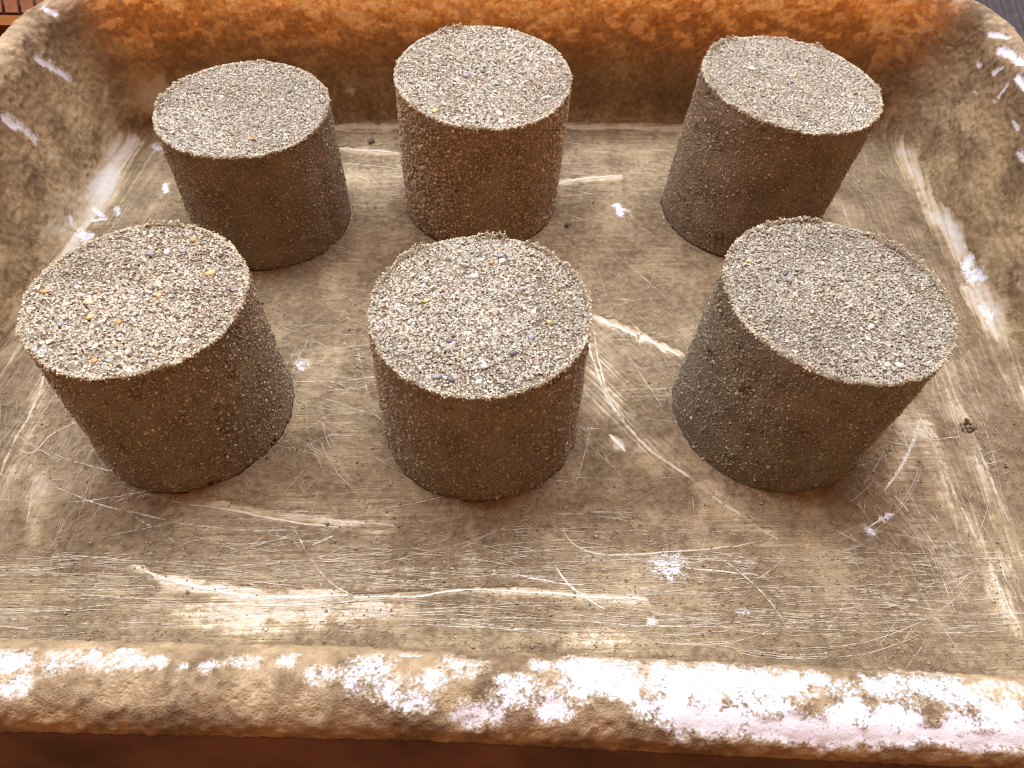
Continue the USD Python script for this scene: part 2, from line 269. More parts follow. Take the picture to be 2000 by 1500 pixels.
def stamp(P, strokes, rag=.6, seed=0, thin_ends=False):
    """The greatest amount left by the strokes at the points P (n x 3), with ragged borders."""
    out = np.zeros(len(P))
    nz = (fb(P, 220, 3, seed) - .5) * 2.6 * rag
    for pts, r, amt in strokes:
        pts = np.array(pts)
        if len(pts) > 1:
            seg = np.linalg.norm(np.diff(pts, axis=0), axis=1)
            q = np.r_[0, np.cumsum(seg)]; n = max(3, int(q[-1] / (r * .4)) + 2)
            tt = np.linspace(0, q[-1], n); D = np.stack([np.interp(tt, q, pts[:, k]) for k in range(3)], 1)
        else: D = pts
        R = 2.2 * r
        near = np.nonzero(np.all((P > D.min(0) - R - .006) & (P < D.max(0) + R + .006), axis=1))[0]
        if not len(near): continue
        # distances measured mostly along the surface: a little of the offset to the traced plane is ignored
        d, at = cKDTree(D).query(P[near])
        tp = np.ones(len(D))
        if thin_ends and len(D) > 3 and r > .0035: tp = .25 + .75 * np.sin(np.pi * np.linspace(.06, .94, len(D))) ** .7      # wipes start and end thin
        v = amt * np.clip(tp[at] + .25, 0, 1) * (1 - sstep(.1, 1.8, d / (r * tp[at]) + nz[near]))
        out[near] = np.maximum(out[near], v)
    return out
def flatten_to(P):                                                # strokes on walls and rim were traced on planes; bring them to the surface
    return P
WP, GP = W.reshape(-1, 3), G.reshape(-1, 3)
allP = np.vstack([WP, GP])
tree = cKDTree(allP)
def snap(strokes):
    return [(allP[tree.query(np.array(p))[1]], r, a) for p, r, a in strokes]
SC, BA = snap(SCRAPED), snap(BARE)
def masks(P):
    sc, ba = stamp(P, SC, .45, 3, True), stamp(P, BA, .5, 5)
    return sc, ba
# wall grid data
PI = np.repeat(np.arange(NP), NS)
wsc, wba = masks(WP)
gsc, gba = masks(GP)
U = np.tile(per, NP); V = np.repeat(arc, NS)
front = (WP[:, 1] < 0.12)
side = (abs(WP[:, 0]) > .25) & (PI < nwal)
wsc = wsc + .62 * side * (1 - sstep(.055, .085, WP[:, 2])) * (.3 + sstep(.3, .65, fb(WP, 45, 3, 68)))
low = sstep(.028, .004, WP[:, 2]) * (PI < nwal)
wsc = np.maximum(wsc, low * .22)
wsc = wsc + (.12 + .5 * sstep(.4, .65, fb(WP, 70, 3, 66))) * ((PI > nwal - 22) & (PI < nrim)) * sstep(.068, .097, WP[:, 2])      # rim: rubbed paler
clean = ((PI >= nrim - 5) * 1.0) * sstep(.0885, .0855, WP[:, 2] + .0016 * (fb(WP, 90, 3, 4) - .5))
wba = wba * (clean < .5)
thick = (PI > 8) * (1 - clean)
nrm = np.zeros_like(W)
dt = np.gradient(W, axis=0); ds = np.roll(W, -1, 1) - np.roll(W, 1, 1)
nn = np.cross(ds, dt); nn /= np.linalg.norm(nn, axis=-1, keepdims=True) + 1e-12
inward = np.array([0, 0.28, 0.05]) - W[40, :, :]
if (nn[40] * inward).sum() < 0: nn = -nn
NN = nn.reshape(-1, 3)
Q = WP.copy(); Q[:, 2] *= .75
lump = (fb(Q, 400, 3, 11) - .5) * np.where(PI > nwal, .0016, .0021) + (fb(Q, 70, 2, 12) - .5) * .0008 * np.clip((nwal + 4 - PI) / 26., 0, 1)
lump += .0005 * np.maximum(0, fb(WP, 420, 2, 15) - .55) * 4
bareness = sstep(.45, .75, wba + .5 * (fb(WP, 300, 2, 6) - .5))
disp = thick * lump * (1 - .8 * bareness) * (1 - .15 * np.clip(wsc, 0, 1)) - thick * bareness * .0006
W2 = (WP + NN * disp[:, None]).reshape(NP, NS, 3)
# floor
gl = (fb(GP, 330, 3, 21) - .5) * .0009 + (fb(GP, 45, 2, 22) - .5) * .0008
mudpatch = sstep(.5, .68, fb(GP, 28, 3, 23))
gl += mudpatch * (fb(GP, 480, 3, 24)) * .0019
xx = np.abs(GP[:, 0]) > .2
sm_ = np.where(xx[:, None], GP * [380, 60, 1], GP * [60, 380, 1])
gl += (fb(sm_, 1.0, 3, 26) - .5) * .0009
fd = np.minimum.reduce([HW - abs(GP[:, 0]), GP[:, 1] - YF, (YB + .033 * GP[:, 0]) - GP[:, 1]])
gl = gl * (1 - .6 * np.clip(gsc, 0, 1)) * (1 - gba * .8)
G2 = GP.copy(); G2[:, 2] = gl
gsc = gsc - .8 * mudpatch * (1 - np.clip(gsc, 0, 1)) + .26
# which way each stretch of the floor was wiped: weights of the streak families
jx = .03 * (fb(GP, 14, 2, 31) - .5) * 2
wy = sstep(.20, .245, abs(GP[:, 0]) + jx) * sstep(.09, .14, GP[:, 1] + jx)
wd = sstep(.075, .02, np.hypot(GP[:, 0] - .07, (GP[:, 1] - .25) * .7) + jx) * (1 - wy)
gflow = np.stack([(1 - wy) * (1 - .8 * wd) * (.6 + .4 * sstep(.2, .13, GP[:, 1])) * (.35 + .65 * sstep(.38, .62, fb(GP, 26, 3, 71))), wy, wd], 1)
fil = sstep(.03, .008, WP[:, 2]) * (PI < nwal)
wflow = np.stack([fil * (abs(WP[:, 0]) < .25), fil * (abs(WP[:, 0]) >= .25), 0 * U], 1)
def back_(P): return sstep(.42, .50, P[:, 1] + .02 * (fb(P, 25, 2, 61) - .5)) * (abs(P[:, 0]) < .29)
back = back_(WP)                       # the crust is thin on the back wall, thick elsewhere
film = (.05 + 1.0 * back * (.12 + .88 * sstep(.022, .09, WP[:, 2] + .03 * (fb(WP, 40, 3, 63) - .5))) + .12 * (fb(WP, 50, 2, 62) - .5)) * np.where(PI < nrim, 1.0, .9)
scuff = back_(WP) * sstep(.53, .61, fb(WP * [1, 1, 1.4], 110, 4, 69)) * sstep(.03, .085, WP[:, 2])
film += 1.1 * scuff
film += back * .9 * np.clip(wsc, 0, 1) * sstep(.01, .04, WP[:, 2]) + .25 * back * sstep(.5, .7, fb(WP * [1, 1, 2.2], 55, 3, 64)) * sstep(.02, .09, WP[:, 2])
film = np.stack([np.clip(film, .03, 1.6)] * 3, 1)

tub = thing('mixing_tub', 'large white plastic tub caked with brown dried mortar, its rim rolled over', 'tub')
def quads(n0, n1, wrap):
    i, j = np.meshgrid(np.arange(n0 - 1), np.arange(n1 if wrap else n1 - 1), indexing='ij')
    j2 = (j + 1) % n1
    return np.stack([i * n1 + j, i * n1 + j2, (i + 1) * n1 + j2, (i + 1) * n1 + j], -1).reshape(-1, 4)
def put(name, V_, Fq, nrm_=None, **pv):
    F_ = np.vstack([Fq[:, [0, 1, 2]], Fq[:, [0, 2, 3]]])
    me = usdkit.mesh(stage, name, (V_, F_), TUB if name.endswith('floor_pan') else TUB_WALL, smooth=True if nrm_ is None else False)
    if nrm_ is not None:
        me.CreateNormalsAttr(Vt.Vec3fArray.FromNumpy(nrm_.astype(np.float32))); me.SetNormalsInterpolation('vertex')
    for a, b in pv.items(): primvar(me, a, b)
    return me
allq = quads(NP, NS, True)
_, _, wn = meshkit.arrays((W2.reshape(-1, 3), allq), True)
if (wn * NN).sum() < 0: allq = allq[:, ::-1]; wn = -wn
wear_w = np.stack([wba, wsc + .9 * scuff, clean], 1)
for nm, a, b in (('side_wall', 0, nwal), ('rolled_rim', nwal, nrim), ('outer_skirt', nrim, NP)):
    a0 = max(a - 1, 0) if a else 0
    sl = slice(a0 * NS, b * NS)
    qq = quads(b - a0, NS, True)
    if np.array_equal(allq[0], quads(NP, NS, True)[0][::-1]): qq = qq[:, ::-1]
    put(f'/World/mixing_tub/{nm}', W2.reshape(-1, 3)[sl], qq, wn[sl], wear=wear_w[sl], flow=wflow[sl], film=film[sl])
ny, nx = GX.shape
fq = quads(ny, nx, False)
cen = GP[fq].mean(1)
rc_ = .034
def inside(c, off):
    y1 = YB + .033 * c[:, 0]
    qx, qy = np.maximum(abs(c[:, 0]) - (HW + off - rc_), 0), np.maximum(np.maximum(c[:, 1] - (y1 + off - rc_), (YF - .026 * np.maximum(c[:, 0] + .03, 0) - off + rc_) - c[:, 1]), 0)
    return np.hypot(qx, qy) < rc_
fq = fq[inside(cen, -.0055)]
used = np.unique(fq); remap = np.full(len(GP), -1); remap[used] = np.arange(len(used))
put('/World/mixing_tub/floor_pan', G2[used], remap[fq], None, wear=np.stack([gba, gsc, 0 * gsc], 1)[used], flow=gflow[used])

# scratches: thin ribbons of scraped plastic lying in the mud film
def scratch_material():
    return usdkit.material(stage, L + 'scratch', {
        'tc': ('texture_coordinate', {}), 'n': ('noise_texture', {'scale': 420, 'detail': 3, 'roughness': .65}), 'n2': ('noise_texture', {'scale': 90, 'detail': 2}),
        't': ('attribute', {'attribute': 'tint'}), 's': ('separate_color', {}),
        'a': ('math', {'math_type': 'multiply_add', 'value2': .6}), 'a2': ('math', {'math_type': 'multiply_add', 'value2': .5}), 'f': ('map_range', {'from_min': .92, 'from_max': 1.10, 'clamp': True}),
        'r': ('rgb_ramp', {'ramp': [(0, (.35, .265, .165)), (.5, (.52, .455, .345)), (1, (.68, .66, .61))]}),
        'p': ('principled_bsdf', {'roughness': .5}), 'tr': ('transparent_bsdf', {}), 'm': ('mix_closure', {})},
        [('tc.object', 'n.vector'), ('tc.object', 'n2.vector'), ('t.color', 's.color'), ('n.fac', 'a.value1'), ('s.g', 'a.value3'), ('n2.fac', 'a2.value1'), ('a.value', 'a2.value3'), ('a2.value', 'f.value'),
         ('s.r', 'r.fac'), ('r.color', 'p.base_color'), ('f.result', 'm.fac'), ('tr.BSDF', 'm.closure1'), ('p.BSDF', 'm.closure2')], surface='m.closure')
SCR = scratch_material()
floor_tree = cKDTree(G2[:, :2])
def floor_z(xy): return G2[floor_tree.query(xy)[1], 2]
SV, SF, ST = [], [], []; nvert = 0
def ribbon(xy, w, tone, cover):
    """xy: polyline on the floor (m), w: full width, tone 0..1 tan to white, cover 0..1 how unbroken."""
    global nvert
    xy = np.asarray(xy)
    d = np.r_[0, np.cumsum(np.linalg.norm(np.diff(xy, axis=0), axis=1))]
    n = max(4, int(d[-1] / .0015)); t = np.linspace(0, d[-1], n)
    c = np.stack([np.interp(t, d, xy[:, 0]), np.interp(t, d, xy[:, 1])], 1)
    c += (fb(np.column_stack([c, np.full(n, w * 1e3)]), 90, 2, 41)[:, None] - .5) * np.array([.0012, .0012])
    tg = np.gradient(c, axis=0); tg /= np.linalg.norm(tg, axis=1, keepdims=True) + 1e-9
    nr = np.stack([-tg[:, 1], tg[:, 0]], 1)
    ok = inside(c, -.006)
    wid = w * (.35 + .65 * np.sin(np.pi * np.clip(t / d[-1], .03, .97)) ** .5) * (.7 + .6 * rng.random(n))
    z = np.maximum(floor_z(c), np.maximum(floor_z(c + nr * wid[:, None] * .7), floor_z(c - nr * wid[:, None] * .7))) + .00014
    a, b = c + nr * wid[:, None] / 2, c - nr * wid[:, None] / 2
    v = np.empty((2 * n, 3)); v[0::2, :2], v[1::2, :2] = a, b; v[0::2, 2] = v[1::2, 2] = z
    i = np.arange(n - 1); i = i[ok[:-1] & ok[1:]]
    f = np.vstack([np.stack([2 * i, 2 * i + 1, 2 * i + 3], 1), np.stack([2 * i, 2 * i + 3, 2 * i + 2], 1)])
    SV.append(v); SF.append(f + nvert); nvert += 2 * n
    ST.append(np.tile([tone, cover, 0], (2 * n, 1)))
def rib_px(pts, w, tone=.5, cover=.55):
    P = np.array([on_floor(*p)[:2] for p in pts])
    if len(P) > 2:                                                # smooth the traced line
        d = np.r_[0, np.cumsum(np.linalg.norm(np.diff(P, axis=0), axis=1))]
        from scipy.interpolate import PchipInterpolator
        tt = np.linspace(0, d[-1], 24); P = np.stack([PchipInterpolator(d, P[:, k])(tt) for k in (0, 1)], 1)
    ribbon(P, w, tone, cover)
for pts, w, tone, cov in [
 ([(370, 985), (450, 997), (560, 1018), (660, 1030)], 0.00105, .55, .75), ([(590, 1008), (700, 1022), (780, 1026)], 0.00075, .6, .6), ([(40, 880), (60, 885), (100, 850), (160, 822)], 0.00075, .6, .7), ([(100, 885), (160, 905), (270, 935), (330, 955)], 0.00075, .5, .6),
 ([(570, 1025), (600, 1080), (640, 1130), (690, 1165)], 0.00068, .55, .55), ([(535, 1030), (570, 1100), (605, 1180), (612, 1215)], 0.00060, .45, .5), ([(560, 1035), (600, 1100), (650, 1180)], 0.00052, .45, .5), ([(610, 1065), (650, 1047)], 0.00090, .55, .6),
 ([(690, 1165), (800, 1167), (900, 1154), (1000, 1154)], 0.00082, .8, .75), ([(1000, 1154), (1130, 1163), (1265, 1172)], 0.00090, .85, .85), ([(1000, 1122), (1060, 1135), (1140, 1142)], 0.00075, .7, .6),
 ([(1100, 1028), (1115, 1060), (1150, 1078), (1190, 1083), (1300, 1078), (1420, 1070), (1490, 1055)], 0.00068, .6, .75), ([(1085, 1105), (1110, 1140), (1150, 1170), (1180, 1190)], 0.00105, .6, .7), ([(1340, 1110), (1480, 1126)], 0.00075, .65, .7), ([(1330, 1090), (1400, 1096), (1480, 1102)], 0.00068, .55, .6),
 ([(1380, 1080), (1430, 1110), (1490, 1160), (1535, 1228)], 0.00068, .5, .6), ([(1350, 960), (1362, 1050), (1372, 1140)], 0.00068, .45, .5), ([(1364, 960), (1376, 1050), (1384, 1130)], 0.00052, .4, .5),
 ([(1170, 625), (1240, 655), (1330, 695)], 0.00160, .8, .7), ([(1150, 660), (1170, 740), (1200, 800), (1250, 860), (1330, 925), (1420, 990), (1520, 1052)], 0.00160, .6, .6), ([(1160, 640), (1185, 760), (1230, 830)], 0.00090, .6, .6),
 ([(1190, 850), (1205, 866), (1220, 882)], 0.00160, .9, .8), ([(1725, 960), (1780, 870), (1795, 820)], 0.00160, .75, .6), ([(1690, 1035), (1740, 1005)], 0.00090, .8, .7), ([(1745, 968), (1790, 1020), (1830, 1075)], 0.00075, .55, .6),
 ([(1640, 1065), (1700, 1110), (1760, 1150)], 0.00060, .4, .4), ([(660, 292), (720, 294), (780, 298)], 0.00150, .85, .8), ([(660, 318), (780, 330)], 0.00068, .6, .6), ([(662, 338), (700, 345), (740, 362)], 0.00068, .6, .6), ([(1090, 360), (1130, 350), (1210, 345)], 0.00160, .65, .7), ([(1090, 415), (1130, 428), (1150, 436)], 0.00068, .6, .5), ([(1180, 360), (1195, 375), (1200, 400)], 0.00060, .5, .4), ([(1110, 300), (1220, 285), (1310, 280)], 0.00068, .5, .5),
 ([(1110, 370), (1160, 382), (1205, 402)], 0.00068, .5, .5), ([(1225, 412), (1250, 440), (1290, 470)], 0.00075, .45, .5), ([(1180, 480), (1230, 520), (1320, 600)], 0.00068, .45, .55), ([(1160, 500), (1185, 580), (1200, 620)], 0.00052, .45, .5),
 ([(85, 725), (60, 810), (20, 880), (0, 930)], 0.00160, .6, .6), ([(70, 890), (62, 960), (50, 1060)], 0.00090, .55, .5), ([(30, 905), (60, 885)], 0.00075, .6, .6), ([(195, 290), (180, 330), (140, 380)], 0.00160, .7, .5), ([(240, 300), (200, 390), (150, 470)], 0.00090, .55, .5), ([(215, 300), (180, 380), (110, 480), (40, 590)], 0.00120, .5, .5), ([(245, 340), (230, 400), (205, 450)], 0.00075, .55, .5),
 ([(1790, 300), (1830, 375), (1890, 460), (1925, 520)], 0.00160, .7, .6), ([(1800, 310), (1870, 400), (1930, 470), (1985, 520)], 0.00090, .5, .6), ([(1690, 310), (1720, 420), (1760, 480)], 0.00075, .5, .4), ([(1645, 400), (1660, 440), (1680, 480)], 0.00120, .6, .6), ([(1880, 490), (1925, 560), (1950, 640)], 0.00105, .6, .6), ([(1800, 600), (1880, 700), (1930, 820)], 0.00105, .4, .5),
 ([(1790, 800), (1840, 910), (1910, 1060)], 0.00160, .6, .55), ([(1860, 760), (1910, 880), (1970, 1020)], 0.00150, .55, .55), ([(1935, 1115), (1965, 1180), (1990, 1225)], 0.00160, .7, .6), ([(1950, 1080), (1960, 1120), (1985, 1160)], 0.00060, .6, .6), ([(1830, 1040), (1880, 1085), (1920, 1110)], 0.00090, .5, .5),
 ([(355, 1200), (480, 1203), (640, 1196), (800, 1188)], 0.00160, .85, .45), ([(262, 1106), (340, 1136), (440, 1156), (540, 1166), (680, 1163)], 0.00160, .8, .65), ([(400, 1145), (500, 1150)], 0.00135, .8, .6), ([(390, 1180), (560, 1182), (690, 1176)], 0.00075, .6, .6), ([(700, 1120), (860, 1112), (1000, 1116)], 0.00090, .55, .5), ([(912, 960), (918, 1080), (926, 1240)], 0.00068, .4, .4), ([(928, 985), (934, 1090), (930, 1200)], 0.00052, .4, .4), ([(540, 1110), (560, 1180), (605, 1210)], 0.00045, .05, .5),
 ([(1160, 1050), (1330, 1040), (1500, 1010), (1600, 975)], 0.00060, .4, .45), ([(450, 1080), (520, 1060), (570, 1045)], 0.00075, .5, .5), ([(240, 990), (280, 1020), (350, 1060)], 0.00075, .5, .45), ([(60, 1140), (230, 1148)], 0.00105, .5, .4), ([(600, 870), (660, 850), (740, 852)], 0.00068, .5, .5), ([(580, 800), (650, 815), (740, 858)], 0.00068, .55, .5), ([(700, 690), (716, 760), (740, 820)], 0.00068, .5, .5), ([(660, 640), (690, 720), (700, 790)], 0.00045, .4, .4),
 ]:
    rib_px(pts, w, tone * .8, cov - .08)
# families of swept arcs and of strokes in one direction
def arcs(cx, cy, r0, r1, a0, a1, n, tone=(.1, .5), w=(.0002, .00046), cov=(.34, .56)):
    c = on_floor(cx, cy)[:2]
    for _ in range(n):
        r = rng.uniform(r0, r1); s = rng.uniform(a0, a1); l = rng.uniform(.15, .6) * (a1 - a0)
        a = np.radians(np.linspace(s, min(s + l, a1), 20))
        ribbon(c + (r + .003 * rng.normal()) * np.stack([np.cos(a), np.sin(a)], 1), rng.uniform(*w), rng.uniform(*tone), rng.uniform(*cov))
arcs(1440, 760, .085, .150, 240, 330, 45)
arcs(1300, 900, .05, .20, 245, 320, 26)
arcs(930, 760, .070, .11, 160, 230, 22)
arcs(1290, 640, .02, .07, 170, 290, 10)
arcs(1100, 500, .03, .10, 290, 350, 12)
arcs(700, 500, .03, .09, 90, 200, 10)
arcs(300, 760, .075, .11, 290, 340, 10)
for a_ in ((1150, 250, .14, .33, 245, 305, 26), (700, 300, .15, .30, 235, 290, 18), (1700, 600, .06, .2, 200, 290, 20), (300, 500, .1, .22, 250, 320, 14)):
    arcs(*a_, tone=(.2, .6), w=(.0003, .0006), cov=(.36, .52))
def sweeps(x0, x1, y0, y1, ang, spread, ln, n0, tone=(.05, .42), w=(.0002, .00042), cov=(.30, .52)):
    for _ in range(int(n0 * 2.3)):
        p = on_floor(rng.uniform(x0, x1), rng.uniform(y0, y1))[:2]
        a = math.radians(ang + rng.normal() * spread); l = ln * rng.uniform(.3, 1.2); d = np.array([math.cos(a), math.sin(a)])
        bend = rng.normal() * .05 * l * np.array([-d[1], d[0]])
        t = np.linspace(-.5, .5, 12)[:, None]
        ribbon(p + d * l * t + bend * (t * t - .25), rng.uniform(*w), rng.uniform(*tone), rng.uniform(*cov))
sweeps(0, 2000, 1080, 1240, 0, 5, .09, 190)
sweeps(400, 1500, 1000, 1150, 4, 12, .06, 110)
sweeps(60, 300, 280, 620, 78, 6, .07, 120)
sweeps(0, 200, 650, 1050, 85, 14, .06, 50)
sweeps(1640, 1990, 280, 760, 108, 8, .07, 90)
sweeps(1700, 2000, 760, 1200, 104, 10, .07, 60)
sweeps(640, 1340, 265, 400, 2, 7, .05, 90)
sweeps(560, 760, 480, 900, 155, 14, .03, 70)
sweeps(1130, 1420, 430, 900, 128, 14, .04, 60)
sweeps(0, 2000, 400, 1230, 10, 40, .02, 90, w=(.0003, .0005))
sm = usdkit.mesh(stage, '/World/mixing_tub/scratch', (np.vstack(SV), np.vstack(SF)), SCR)
primvar(sm, 'tint', np.vstack(ST)); data(sm.GetPrim(), kind='stuff')

# ------------------------------------------------------------------ grains
ICO, ICO1 = trimesh.creation.icosphere(0), trimesh.creation.icosphere(1)
OCT = trimesh.Trimesh([[1, 0, 0], [-1, 0, 0], [0, 1, 0], [0, -1, 0], [0, 0, 1], [0, 0, -1]], [[0, 2, 4], [2, 1, 4], [1, 3, 4], [3, 0, 4], [2, 0, 5], [1, 2, 5], [3, 1, 5], [0, 3, 5]], process=False)
CUBE = trimesh.creation.box((1.45, 1.45, 1.45))
def shapes(base, n, jag):
    out = []
    for _ in range(n):
        v = np.array(base.vertices); v = v * (1 + jag * rng.normal(size=(len(v), 1))).clip(.55, 1.5); out.append(v)
    return np.array(out), np.array(base.faces)
SH = {'ico': shapes(ICO, 24, .2), 'ico1': shapes(ICO1, 12, .09), 'oct': shapes(OCT, 24, .22), 'cube': shapes(CUBE, 40, .22)}
def rotations(n):
    q = rng.normal(size=(n, 4)); q /= np.linalg.norm(q, axis=1, keepdims=True); w, x, y, z = q.T
    return np.stack([np.stack([1 - 2 * (y * y + z * z), 2 * (x * y - z * w), 2 * (x * z + y * w)], -1), np.stack([2 * (x * y + z * w), 1 - 2 * (x * x + z * z), 2 * (y * z - x * w)], -1), np.stack([2 * (x * z - y * w), 2 * (y * z + x * w), 1 - 2 * (x * x + y * y)], -1)], 1)
def grains(pos, size, tint, kind='cube'):
    """One mesh of angular stones: pos n x 3, size n (diameter), tint n x 3."""
    n = len(pos); vs, f = SH[kind]
    v = vs[rng.integers(len(vs), size=n)] * (rng.uniform(.65, 1.15, (n, 1, 3)) * np.asarray(size)[:, None, None] / 2)
    v = np.einsum('nij,nkj->nki', rotations(n), v) + np.asarray(pos)[:, None]
    k = vs.shape[1]
    F_ = (f[None] + (np.arange(n) * k)[:, None, None]).reshape(-1, 3)
    return v.reshape(-1, 3), F_, np.repeat(tint, k, axis=0)
KINDS = np.array([(.50, .37, .17), (.74, .72, .66), (.27, .28, .31), (.085, .075, .07), (.36, .13, .055), (.52, .42, .24)])
def tints(n, base, colourful):
    t = np.asarray(base) * rng.lognormal(0, .15, (n, 1)) * (1 + .03 * rng.normal(size=(n, 3)))
    odd = rng.random(n) < colourful
    kk = rng.choice(6, size=n, p=[.16, .34, .14, .12, .04, .20])
    t[odd] = (.62 * KINDS[kk[odd]] + .38 * np.asarray(base)) * rng.lognormal(0, .15, (odd.sum(), 1))
    return np.clip(t, .015, .85)

# ------------------------------------------------------------------ the mortar cylinders
SIDE = {}
def cylinder(name, label, x, y, h, tx, ty, rt, rb, gsize, base, colourful, side_base, side_size, fin, seed, pebbles, rough_side=1.0):
    t = thing(name, label, 'mortar cylinder', 'mortar cylinders standing in the tub', (x, y, 0.0003))
    path = f'/World/{name}'
    nt = np.array([tx * .9, ty * .9, 1.0]); nt /= np.linalg.norm(nt)
    e1 = np.cross([0, 1.0, 0], nt); e1 /= np.linalg.norm(e1); e2 = np.cross(nt, e1)
    ctop = np.array([tx * h, ty * h, h])
    off = np.array([seed * 1.7, seed * .9, 0])
    def side_pt(a, s, lift=0):
        """a: angle, s: 0 bottom .. 1 top; lift outward."""
        c, sn = np.cos(a)[..., None], np.sin(a)[..., None]
        low_ = rb * np.concatenate([c, sn, 0 * c], -1); top_ = ctop + rt * (c * e1 + sn * e2)
        s = np.asarray(s)[..., None]
        out = np.concatenate([c, sn, 0 * c], -1)
        return low_ * (1 - s) + top_ * s + out * np.asarray(lift)[..., None]
    def top_pt(r, a, lift=0):
        return ctop + (np.asarray(r) * np.cos(a))[..., None] * e1 + (np.asarray(r) * np.sin(a))[..., None] * e2 + np.asarray(lift)[..., None] * nt
    def wob(a): return .0018 * (fb(np.stack([np.cos(a) * 3, np.sin(a) * 3, 0 * a + seed], -1), 2.2, 4, seed) - .5)
    NA, NSd, NR = 280, 60, 26
    a = np.linspace(0, 2 * np.pi, NA, endpoint=False)
    s = np.linspace(0, 1, NSd)
    A, Sg = np.meshgrid(a, s)
    P = side_pt(A, Sg)
    d = (fb(P + off, 420, 2, seed) - .5) * .0006 * rough_side + (fb(P + off, 60, 2, seed + 1) - .5) * .0010 + wob(A)
    pit = -.0011 * sstep(.70, .80, fb(P + off, 260, 2, seed + 12)) * rough_side
    d = d + pit - .0016 * sstep(.74, .80, fb(P + off, 90, 2, seed + 13)) * rough_side
    foot = sstep(.05, 0, Sg) * (.0006 + .0012 * fb(P + off, 200, 2, seed + 2) - .0008)
    P = side_pt(A, Sg, d + foot)
    rr = np.linspace(1, 0.02, NR)[1:]
    A2, R2 = np.meshgrid(a, rr); R2 = R2 * (1 + wob(A2) / rt)
    T = top_pt(R2 * rt, A2)
    T = top_pt(R2 * rt, A2, (fb(T + off, 300, 2, seed + 3) - .5) * .0009 + (fb(T + off, 40, 2, seed + 4) - .5) * .0016 - .0006)
    allv = np.vstack([P.reshape(-1, 3), T.reshape(-1, 3), [ctop + nt * -.0004], [[0, 0, 0]]])
    q = quads(NSd + NR - 1, NA, True)
    F_ = [q[:, [0, 1, 2]], q[:, [0, 2, 3]]]
    nl, n0 = (NSd + NR - 2) * NA, len(allv)
    i = np.arange(NA); j = (i + 1) % NA
    F_ += [np.stack([nl + i, nl + j, np.full(NA, n0 - 2)], 1), np.stack([j, i, np.full(NA, n0 - 1)], 1)]
    usdkit.mesh(stage, path + '/body', (allv, np.vstack(F_)), SIDE[side_base], smooth=50)
    # sand on the top face
    gs = gsize * .82; colourful *= .6
    n_top = int(1.45 * np.pi * rt ** 2 / gs ** 2)
    n_top = min(n_top, 15500)
    r = rt * np.sqrt(rng.random(n_top)) * .995; aa = rng.uniform(0, 2 * np.pi, n_top)
    r = r + wob(aa) * (r / rt)
    pos = top_pt(r, aa)
    lift = (fb(pos + off, 40, 2, seed + 4) - .5) * .0016 + (fb(pos + off, 230, 2, seed + 9) - .5) * .0010 + rng.normal(size=n_top) * .00018 - .0003
    sz = gs * rng.lognormal(0, .30, n_top)
    sz *= np.where(fb(pos + off, 22, 2, seed + 7) > .58, 1.15, .95)
    tn = tints(n_top, base, colourful) * (.95 + .14 * (fb(pos + off, 30, 3, seed + 6)[:, None] - .5) * 2)
    big = sz > gs * .95
    tn = np.clip(tn, .01, .85); tp = top_pt(r, aa, lift)
    v, f, c = grains(tp[big], sz[big], tn[big])
    v2, f2, c2 = grains(tp[~big], sz[~big] * 1.15, tn[~big], 'oct')
    v, f, c = np.vstack([v, v2]), np.vstack([f, f2 + len(v)]), np.vstack([c, c2])
    # the edge: grains and torn fins of paler paste
    n_e = 2200
    ae = rng.uniform(0, 2 * np.pi, n_e)
    ring = np.stack([np.cos(ae) * 2.4, np.sin(ae) * 2.4, 0 * ae + seed], -1)
    hi = np.clip((meshkit.fbm(ring * 1.2 + 20, 3, seed + 8) - (1 - fin)) * 6, 0, 1) * (.4 + .6 * meshkit.noise(ring * 9 + 30, seed))
    le = (rng.random(n_e) * (.0003 + .0046 * hi)) - .0002
    ve, fe, ce = grains(top_pt(rt + wob(ae) + rng.normal(size=n_e) * .00045 - .0003, ae, le - np.maximum(rng.normal(size=n_e), 0) * .0006), rng.uniform(.0006, .0013, n_e) * (1 - .25 * hi), tints(n_e, np.array(base) * np.array([1.02, 1.0, .90]), colourful * .6))
    # an unbroken thin torn lip
    me = usdkit.mesh(stage, path + '/sand_face', (v, f), GRAIN); primvar(me, 'tint', c); data(me.GetPrim(), kind='stuff')
    me = usdkit.mesh(stage, path + '/torn_edge', (ve, fe), GRAIN); primvar(me, 'tint', ce); data(me.GetPrim(), kind='stuff')
    # sand showing on the side
    n_s = int(12500 * rough_side)
    as_, ss = rng.uniform(-np.pi / 2 - 2.05, -np.pi / 2 + 2.05, n_s), rng.random(n_s)
    ps = side_pt(as_, ss)
    ds = (fb(ps + off, 60, 2, seed + 1) - .5) * .0010 + wob(as_) + rng.normal(size=n_s) * .00022 - .00012
    tb = np.array(SIDE_TINT[side_base])
    vs, fs, cs = grains(side_pt(as_, ss, ds), side_size * rng.lognormal(0, .3, n_s), tints(n_s, tb, .08) * rng.choice([.6, .92, 1.0, 1.25], size=(n_s, 1)), 'oct')
    me = usdkit.mesh(stage, path + '/sand_side', (vs, fs), GRAIN); primvar(me, 'tint', cs); data(me.GetPrim(), kind='stuff')
